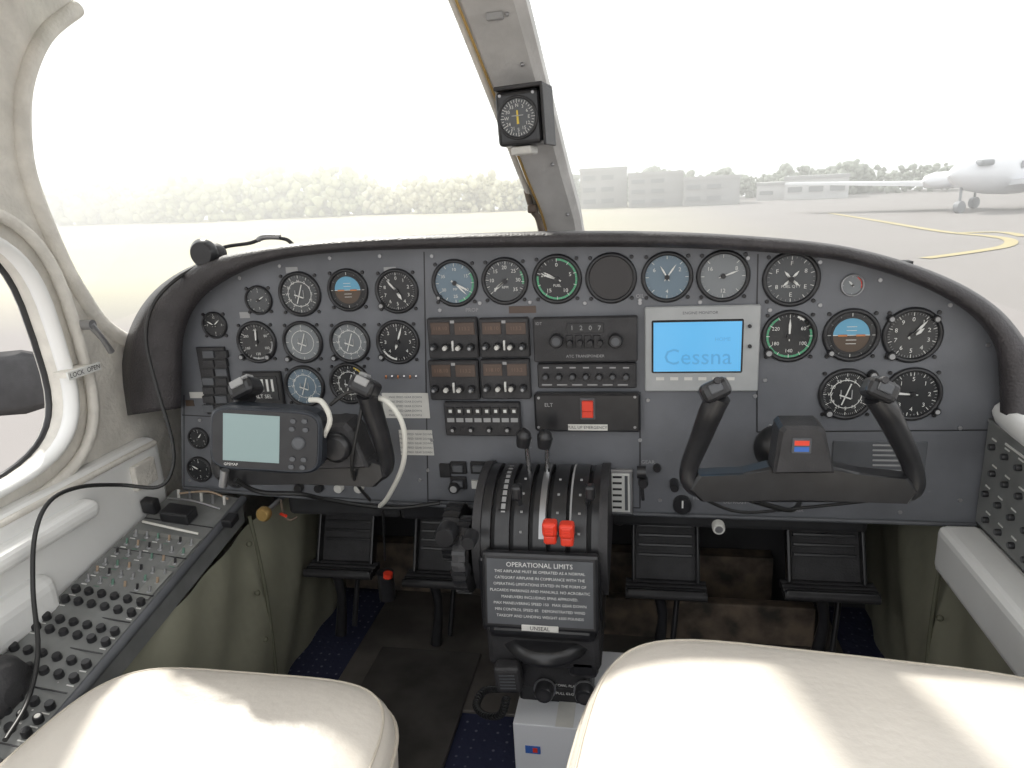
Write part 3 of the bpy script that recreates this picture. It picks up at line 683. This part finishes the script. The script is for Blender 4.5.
# centre windshield post
p0=Vector((0,1.6,-.1)); nn=Vector((0,.55,.38)).normalized()
b=MB()
Ls=[(438,-40),(455,0),(497,105),(522,170),(540,215),(547,252)]; Rs=[(512,-40),(526,0),(552,105),(568,170),(580,215),(586,252)]
vs=[];n=6
for l,r_ in zip(Ls,Rs):
    a=onPl(*l,p0,nn); c=onPl(*r_,p0,nn)
    vs+=[a+nn*.03,a,a.lerp(c,.12)-nn*.014,a.lerp(c,.85)-nn*.014,c,c+nn*.03]
fs=[(i*n+k,i*n+(k+1)%n,(i+1)*n+(k+1)%n,(i+1)*n+k) for i in range(len(Ls)-1) for k in range(n)]+[tuple(range(n)),tuple(range((len(Ls)-1)*n,len(Ls)*n))]
b.add(vs,fs,m_post)
b.tube([onPl(x-3,y,p0,nn)-nn*.002 for x,y in Ls],.006,m_cream,n=8); b.tube([onPl(x+4,y,p0,nn)-nn*.015 for x,y in Ls],.0025,m_brass,n=8)
for k in range(5):
    t=k/4; p_=onPl(508+t*60,10+t*200,p0,nn)-nn*.016; b.sph(p_,.004,m_alu,sub=2)
b.box(onPl(496,12,p0,nn)-nn*.016,(.03,.012,.012),m_grey,bevel=.002)
pz=onPl(533,203,p0,nn)-nn*.02; b.tube([pz+Vector((-.01,0,.04)),pz,pz+Vector((.012,0,-.02)),pz+Vector((.02,0,-.05))],.007,m_dirt,n=8); b.box(pz,(.018,.02,.018),m_brown,bevel=.004)
b.obj('windshield_post')
# compass
e=empty('magnetic_compass'); b=MB(); C=PM(519,118,1.33,yaw=-6,roll=2); s=mpp(onY(519,118,1.33))
b.box((0,0,-.03),(46*s,52*s,.075),m_black,C,.008,3)
b.box((.004,29*s,-.03),(50*s,4*s,.08),m_blackm,C,.002); b.box((26*s,0,-.03),(3*s,56*s,.08),m_blackm,C,.002)
b.lathe([(21*s,.007),(21*s,.011),(19*s,.012),(18*s,.009)],m_black,C,32,caps=False); b.disc(18.5*s,.0085,m_facedg,C,32)
for i in range(36): b.box((0,15.8*s,.009),(.0009,(4 if i%3==0 else 2.2)*s,.0004),m_white,C@Matrix.Rotation(2*pi*i/36,4,'Z'))
for i,t in enumerate(HD): a=2*pi*i/12; b.text(t,4.6*s,m_white,C@T(11.5*s*sin(a),11.5*s*cos(a),.009))
b.add([(-1.2*s,-6*s,.0095),(1.2*s,-6*s,.0095),(.8*s,7*s,.0095),(-.8*s,7*s,.0095)],[(0,1,2,3)],m_yel,C)
b.box((0,2*s,.0095),(12*s,1*s,.0004),m_grey,C)
for k in (-1,1): b.knob(C@T(-17*s*k,22*s,.007),.003,.002,m_alu)
b.obj('case',e)
b=MB(); b.cyl(C@Vector((0,0,-.03)),onPl(528,118,p0,nn),.012,m_black); b.box((.0,-31*s,-.02),(22*s,8*s,.05),m_placard,C,.004); b.obj('bracket',e)
# windshield glass
gm=bpy.data.materials.new('windshield_glass'); gm.use_nodes=True; nt=gm.node_tree; nt.nodes.clear(); o_=nt.nodes.new('ShaderNodeOutputMaterial'); mx=nt.nodes.new('ShaderNodeMixShader'); tr=nt.nodes.new('ShaderNodeBsdfTransparent'); gl=nt.nodes.new('ShaderNodeBsdfGlossy'); gl.inputs['Roughness'].default_value=.03
tr.inputs['Color'].default_value=(.98,.99,.98,1); mx.inputs[0].default_value=.03; nt.links.new(tr.outputs[0],mx.inputs[1]); nt.links.new(gl.outputs[0],mx.inputs[2]); nt.links.new(mx.outputs[0],o_.inputs[0])
b=MB()
vs=[(-1.02,1.10,-.22),(-.85,1.5,-.15),(-.2,1.63,-.12),(.4,1.52,-.15),(.62,1.25,-.25),(-1.02,1.13,.47),(-.85,1.22,.47),(-.2,1.25,.47),(.4,1.24,.47),(.62,1.1,.47)]
b.add(vs,[(i,i+1,i+6,i+5) for i in range(4)],gm,smooth=True); b.obj('windshield',recalc=True)

# ---------------- headset
e=empty('aviation_headset'); b=MB()
hc=onY(213,254,1.2); b.sph(hc,.026,m_blackm,(1,.8,.8)); b.lathe([(.024,0),(.026,.01),(.02,.018)],m_black,Matrix.Translation(hc+Vector((0,-.02,.004)))@ROT)
b.tube([onY(205,262,1.22),onY(222,248,1.22),onY(250,243,1.22),onY(265,238,1.22),onY(285,239,1.22),onY(294,246,1.22)],.0035,m_blackm)
b.tube([onY(258,240,1.22),onY(264,237,1.22),onY(280,237,1.22)],.005,m_alu)
b.obj('ear_cup',e)
b=MB()
b.tube([onY(205,262,1.19),onY(175,280,1.14),onY(153,305,1.11),onY(146,340,1.10),onY(156,385,1.09),onY(172,440,1.07),onY(172,470,1.05),onY(158,487,1.03),onX(120,485,-.90),onX(80,487,-.905),onX(50,501,-.905),onX(35,535,-.905),onX(33,590,-.90),onX(38,650,-.86),onX(28,700,-.83),onX(5,740,-.80)],.0034,m_cable,n=8)
b.obj('cord',e)
b=MB()
kx=onX(-12,692,-.90); b.lathe([(.045,0),(.05,.015),(.042,.035),(.015,.042)],m_blackm,Matrix.Translation(kx)@Matrix.Rotation(pi/2,4,'Y'),32)
b.cyl(kx,kx+Vector((-.08,0,0)),.012,m_alu); b.obj('window_crank_knob')

# ---------------- seats
def cushion(name,cx,y0,y1,w,zt,th,e=5,tiltx=0,rotz=0,crown=.03):
    em=empty(name); b=MB(); n=72
    cy=(y0+y1)/2; d=y1-y0; base=superl(w,d,n,e)
    prof=[(.90,-th),(.99,-th+.02),(1.0,-th*.5),(1.0,-.035),(.985,-.018),(.955,-.005),(.90,.004),(.75,crown*.5),(.5,crown*.8),(.25,crown*.95),(.02,crown)]
    Mx=T(cx,cy,zt)@Matrix.Rotation(rotz,4,'Z')@Matrix.Rotation(tiltx,4,'X')
    vs=[(x*s,y*s,z) for s,z in prof for x,y in base]
    fs=[(j*n+i,j*n+(i+1)%n,(j+1)*n+(i+1)%n,(j+1)*n+i) for j in range(len(prof)-1) for i in range(n)]+[tuple(range(n)),tuple(range((len(prof)-1)*n,len(prof)*n))]
    b.add(vs,fs,m_seat,Mx,True)
    b.obj('cushion_body',em)
    b=MB(); b.tube([Mx@Vector((x*1.003,y*1.003,-.038)) for x,y in base],.003,m_seatp,sub=0,closed=True,n=8)
    b.tube([Mx@Vector((x*.955,y*.955,-.005)) for x,y in base],.0018,m_seatp,sub=0,closed=True,n=6); b.obj('piping',em)
    b=MB(); b.box((0,-.03,-th-.06),(w*.8,d*.75,.1),m_fire,Mx,.01)
    for sx in(-1,1): b.box((sx*w*.33,-.02,-(th+.12+(zt-th-.12-FL))/2-.05),(.03,d*.7,max(.02,(zt-th-FL)*.9)),m_alu,T(cx,cy,zt)); 
    b.obj('base_frame',em)
cushion('pilot_seat',-.535,.22,.775,.47,-.63,.13)
cushion('copilot_seat',.20,.10,.785,.58,-.545,.16,e=5.5,rotz=radians(-5),crown=.04)

# ---------------- exterior
GZ=-2.4
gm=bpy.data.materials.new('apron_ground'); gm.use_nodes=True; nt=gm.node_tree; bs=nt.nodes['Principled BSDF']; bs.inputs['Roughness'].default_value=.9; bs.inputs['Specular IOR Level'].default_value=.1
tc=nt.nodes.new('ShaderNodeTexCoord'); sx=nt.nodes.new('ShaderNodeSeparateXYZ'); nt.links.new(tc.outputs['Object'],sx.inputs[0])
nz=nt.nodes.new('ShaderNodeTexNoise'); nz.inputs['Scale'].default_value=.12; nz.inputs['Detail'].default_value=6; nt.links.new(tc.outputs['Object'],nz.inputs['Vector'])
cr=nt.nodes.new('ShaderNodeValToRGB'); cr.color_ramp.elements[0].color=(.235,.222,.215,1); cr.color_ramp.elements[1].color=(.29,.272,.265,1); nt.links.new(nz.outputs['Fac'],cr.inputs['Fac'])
cg=nt.nodes.new('ShaderNodeValToRGB'); cg.color_ramp.elements[0].color=(.42,.42,.29,1); cg.color_ramp.elements[1].color=(.52,.46,.36,1); nt.links.new(nz.outputs['Fac'],cg.inputs['Fac'])  # dry grass on the left, with sun glare also put into its bright colour
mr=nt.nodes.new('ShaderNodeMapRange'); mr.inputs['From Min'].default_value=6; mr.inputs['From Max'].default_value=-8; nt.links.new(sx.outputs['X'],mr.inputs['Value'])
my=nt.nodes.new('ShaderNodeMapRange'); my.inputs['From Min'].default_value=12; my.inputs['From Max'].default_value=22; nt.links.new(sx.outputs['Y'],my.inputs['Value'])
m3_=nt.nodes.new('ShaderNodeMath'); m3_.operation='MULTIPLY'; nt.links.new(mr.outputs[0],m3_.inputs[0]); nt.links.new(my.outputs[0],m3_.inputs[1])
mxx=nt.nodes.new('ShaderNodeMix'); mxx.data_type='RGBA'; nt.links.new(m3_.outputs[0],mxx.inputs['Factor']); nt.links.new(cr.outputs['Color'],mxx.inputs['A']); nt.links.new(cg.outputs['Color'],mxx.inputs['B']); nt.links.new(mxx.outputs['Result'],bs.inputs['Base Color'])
LT=[onZ(x,y,GZ) for x,y in [(-120,236),(60,226),(200,222),(375,215),(530,211)]]
RT=[onZ(x,y,GZ) for x,y in [(530,211),(590,204),(740,199),(900,193),(1150,186)]]
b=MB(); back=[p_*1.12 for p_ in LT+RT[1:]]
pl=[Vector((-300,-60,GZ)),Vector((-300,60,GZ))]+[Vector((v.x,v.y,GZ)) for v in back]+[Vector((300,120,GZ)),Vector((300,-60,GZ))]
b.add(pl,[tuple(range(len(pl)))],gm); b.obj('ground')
m_line=mat('taxi_line_yellow',(.40,.34,.18),.8)
b=MB()
def strip(px,w=.17):
    P_=crom([onZ(x,y,GZ+.02) for x,y in px],8); vs=[]
    for i,p_ in enumerate(P_):
        d=(P_[min(i+1,len(P_)-1)]-P_[max(i-1,0)]).normalized(); n=Vector((-d.y,d.x,0))*w; vs+=[p_-n,p_+n]
    b.add(vs,[(2*i,2*i+1,2*i+3,2*i+2) for i in range(len(P_)-1)],m_line)
strip([(830,213),(880,221),(940,231),(990,236),(1010,240),(1005,246),(970,252),(925,258)]); strip([(950,233),(1000,232),(1024,236)])
b.obj('taxiway_marking')
def trees(name,line,hpx,colr,n,seed,wave=.3):
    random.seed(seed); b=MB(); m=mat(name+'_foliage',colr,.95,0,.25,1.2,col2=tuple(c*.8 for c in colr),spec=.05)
    L=crom(line,10)
    for k in range(n):
        t=(k+random.random())/n*(len(L)-1); i=min(int(t),len(L)-2); p_=L[i].lerp(L[i+1],t-i)
        env=.82+wave*.5*(sin(k*.37+seed)*.6+sin(k*.13+2*seed)*.6)
        sc=p_.dot(fw)/F; h=hpx*sc*env*random.uniform(.85,1.1); p_=p_*random.uniform(1.0,1.08)
        for j in range(20):
            zz=random.random(); rr_=h*random.uniform(.07,.14); z=GZ+h*(.04+.88*zz); wd=.42*(1-.55*zz**2)
            bb=bmesh.new(); bmesh.ops.create_icosphere(bb,subdivisions=1,radius=rr_)
            for v in bb.verts: v.co*=random.uniform(.65,1.25)
            bb.verts.index_update()
            b.add([v.co.copy() for v in bb.verts],[[v.index for v in f.verts] for f in bb.faces],m,T(p_.x+random.uniform(-wd,wd)*h,p_.y+random.uniform(-.3,.3)*h,z),True); bb.free()
    b.obj(name)
trees('tree_line',LT[:4],54,(.50,.52,.30),110,1)  # left foliage paler: sun glare put into the colour
trees('tree_line',LT[3:],40,(.62,.60,.42),50,2)  # centre foliage palest, glare and haze put into its colour
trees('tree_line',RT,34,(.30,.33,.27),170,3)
m_bld=mat('building_pale',(.34,.34,.34),.8,0,.08,.5); m_bldd=mat('building_window',(.22,.23,.24),.7); m_roof=mat('building_roof',(.36,.36,.36),.7); m_bldw=mat('hangar_white',(.6,.6,.6),.7)
def bld(name,x0,x1,yb,hh,rows,m=m_bld,fy=.93):
    b=MB(); p=onZ((x0+x1)/2,yb,GZ); sc=p.dot(fw)/F; w=(x1-x0)*sc; h=hh*sc; d=4
    ang=atan2(p.x,p.y); Mx=T(p.x,p.y,GZ)@Matrix.Rotation(-ang,4,'Z')
    b.box((0,d/2,h/2),(w,d,h),m,Mx); b.box((0,d/2,h+.12),(w*1.03,d*1.05,.25),m_roof,Mx)
    for r_ in range(rows):
        for k in range(int(w/1.6)): b.box((-w/2+.8+k*1.6,-.05,h*(r_+.6)/(rows+.2)),(1.1,.12,h/(rows+1)*.5),m_bldd,Mx)
    b.obj(name)
bld('terminal_building',581,627,208,36,3); bld('terminal_building',629,682,207,31,3); bld('terminal_building',684,738,205,25,2); bld('hangar',786,845,199,20,1,m_bldw); bld('hangar',757,784,200,14,1,m_bldw)
# parked aircraft
m_ac=mat('aircraft_white',(.78,.79,.82),.3); m_acs=mat('aircraft_trim_grey',(.25,.26,.28),.5)  # grey for cabin windows, struts and wheels
e=empty('parked_airplane'); b=MB()
gp=onZ(942,214,GZ); sc=gp.dot(fw)/F
h2=Vector((cos(A),sin(A),0))
hull=gp+h2*(18*sc)
ax_=(h2*.93+Vector((-sin(A),cos(A),0))*.36).normalized(); sd=Vector((-ax_.y,ax_.x,0))
fz=GZ+1.75
q_=Matrix((ax_,sd,Vector((0,0,1)))).transposed().to_4x4(); q_.translation=Vector((hull.x,hull.y,fz))
b.lathe([(.00001,-1.0),(.25,-.85),(.5,-.4),(.75,.4),(.95,1.5),(1.05,3),(1.05,8),(.9,11),(.5,14),(.15,16)],m_ac,q_@Matrix.Rotation(pi/2,4,'Y'),28)
for k in range(6): b.box((2.6+k*.95,-1.03,.32),(.42,.06,.36),m_acs,q_,.02)
b.box((.55,-.52,.5),(.7,.5,.28),m_acs,q_@Matrix.Rotation(radians(-12),4,'Z'),.1)
b.obj('fuselage',e)
b=MB()
b.add([Vector(v) for v in [(2.0,.5,-.35),(4.6,.5,-.35),(3.0,9,-.05),(1.8,9,-.05),(2.0,.5,-.6),(4.6,.5,-.6),(3.0,9,-.15),(1.8,9,-.15)]],[(0,1,2,3),(4,5,6,7),(0,1,5,4),(1,2,6,5),(2,3,7,6),(3,0,4,7)],m_ac,q_@Matrix.Rotation(radians(28),4,'Z'))
b.add([Vector(v) for v in [(2.0,-.5,-.35),(4.6,-.5,-.35),(3.0,-9,.1),(1.8,-9,.1),(2.0,-.5,-.6),(4.6,-.5,-.6),(3.0,-9,.0),(1.8,-9,.0)]],[(0,1,2,3),(4,5,6,7),(0,1,5,4),(1,2,6,5),(2,3,7,6),(3,0,4,7)],m_ac,q_)
b.obj('wings',e)
b=MB()
b.lathe([(.00001,-.9),(.3,-.6),(.42,0),(.42,1.6),(.2,3)],m_ac,q_@T(.6,1.9,-.25)@Matrix.Rotation(pi/2,4,'Y'),20)
for (x,y) in [(-.1,0),(3.5,1.9),(3.5,-1.9)]:
    b.cyl((x,y,-.5),(x,y,-1.45),.06,m_acs,M=q_); b.cyl((x,y-.12,-1.47),(x,y+.12,-1.47),.28,m_acs,M=q_)
b.obj('landing_gear',e)
b=MB(); b.add([Vector(v) for v in [(12,-.06,.6),(15.5,-.06,.4),(16.5,-.05,4),(15,-.05,4),(12,.06,.6),(15.5,.06,.4),(16.5,.05,4),(15,.05,4)]],[(0,1,2,3),(4,5,6,7),(0,1,5,4),(1,2,6,5),(2,3,7,6),(3,0,4,7)],m_ac,q_); b.obj('tail_fin',e)
# own propeller seen through side window
e=empty('propeller'); b=MB(); hub=Vector((-2.55,1.55,-.49))
for s in (1,-1):
    vs=[];N=12
    for i in range(N+1):
        t=i/N; x=hub.x+s*(.12+.98*t); ch=.085*(sin(min(1,t*1.4+.25)*pi*.5))*(1 if t<.9 else .8); tw=radians(60-40*t)
        for k in range(8): a=2*pi*k/8; c_=ch*cos(a); th=.012*sin(a); vs.append((x,hub.y+c_*sin(tw*.4)+th,hub.z+.07*t*s+c_*cos(tw*.4)))
    b.add(vs,[(i*8+k,i*8+(k+1)%8,(i+1)*8+(k+1)%8,(i+1)*8+k) for i in range(N) for k in range(8)]+[tuple(range(8)),tuple(range(N*8,N*8+8))],m_blackm,smooth=True)
b.obj('blades',e)
b=MB(); b.lathe([(.17,-.08),(.17,0),(.13,.12),(.06,.24),(.00001,.28)],m_ac,Matrix.Translation(hub)@Matrix.Rotation(-pi/2,4,'X')); b.lathe([(.18,.1),(.3,.3),(.36,.8),(.34,2.0)],m_ac,Matrix.Translation(hub)@Matrix.Rotation(pi/2,4,'X')); b.obj('spinner_and_cowling',e)

# airborne haze over the airfield
hm=bpy.data.materials.new('airfield_haze_volume'); hm.use_nodes=True; nt=hm.node_tree; nt.nodes.clear(); o_=nt.nodes.new('ShaderNodeOutputMaterial'); vsn=nt.nodes.new('ShaderNodeVolumeScatter'); vsn.inputs['Color'].default_value=(1,.995,.98,1); vsn.inputs['Density'].default_value=.0105; vsn.inputs['Anisotropy'].default_value=.5
nt.links.new(vsn.outputs[0],o_.inputs['Volume'])
b=MB(); b.box((0,88,2.7),(260,168,10.4),hm); b.obj('airfield_haze')

# ---------------- light
w=bpy.data.worlds.new('World'); bpy.context.scene.world=w; w.use_nodes=True; bg=w.node_tree.nodes['Background']; bg.inputs[0].default_value=(.98,.99,1,1); bg.inputs[1].default_value=1.6
sl=bpy.data.lights.new('sun','SUN'); sl.energy=5.5; sl.angle=radians(2); sl.color=(1,.96,.89); so=bpy.data.objects.new('sun',sl); bpy.context.scene.collection.objects.link(so)
so.rotation_euler=Vector((.42,-.66,-.68)).to_track_quat('-Z','Y').to_euler()
bpy.context.scene.view_settings.view_transform='Standard'
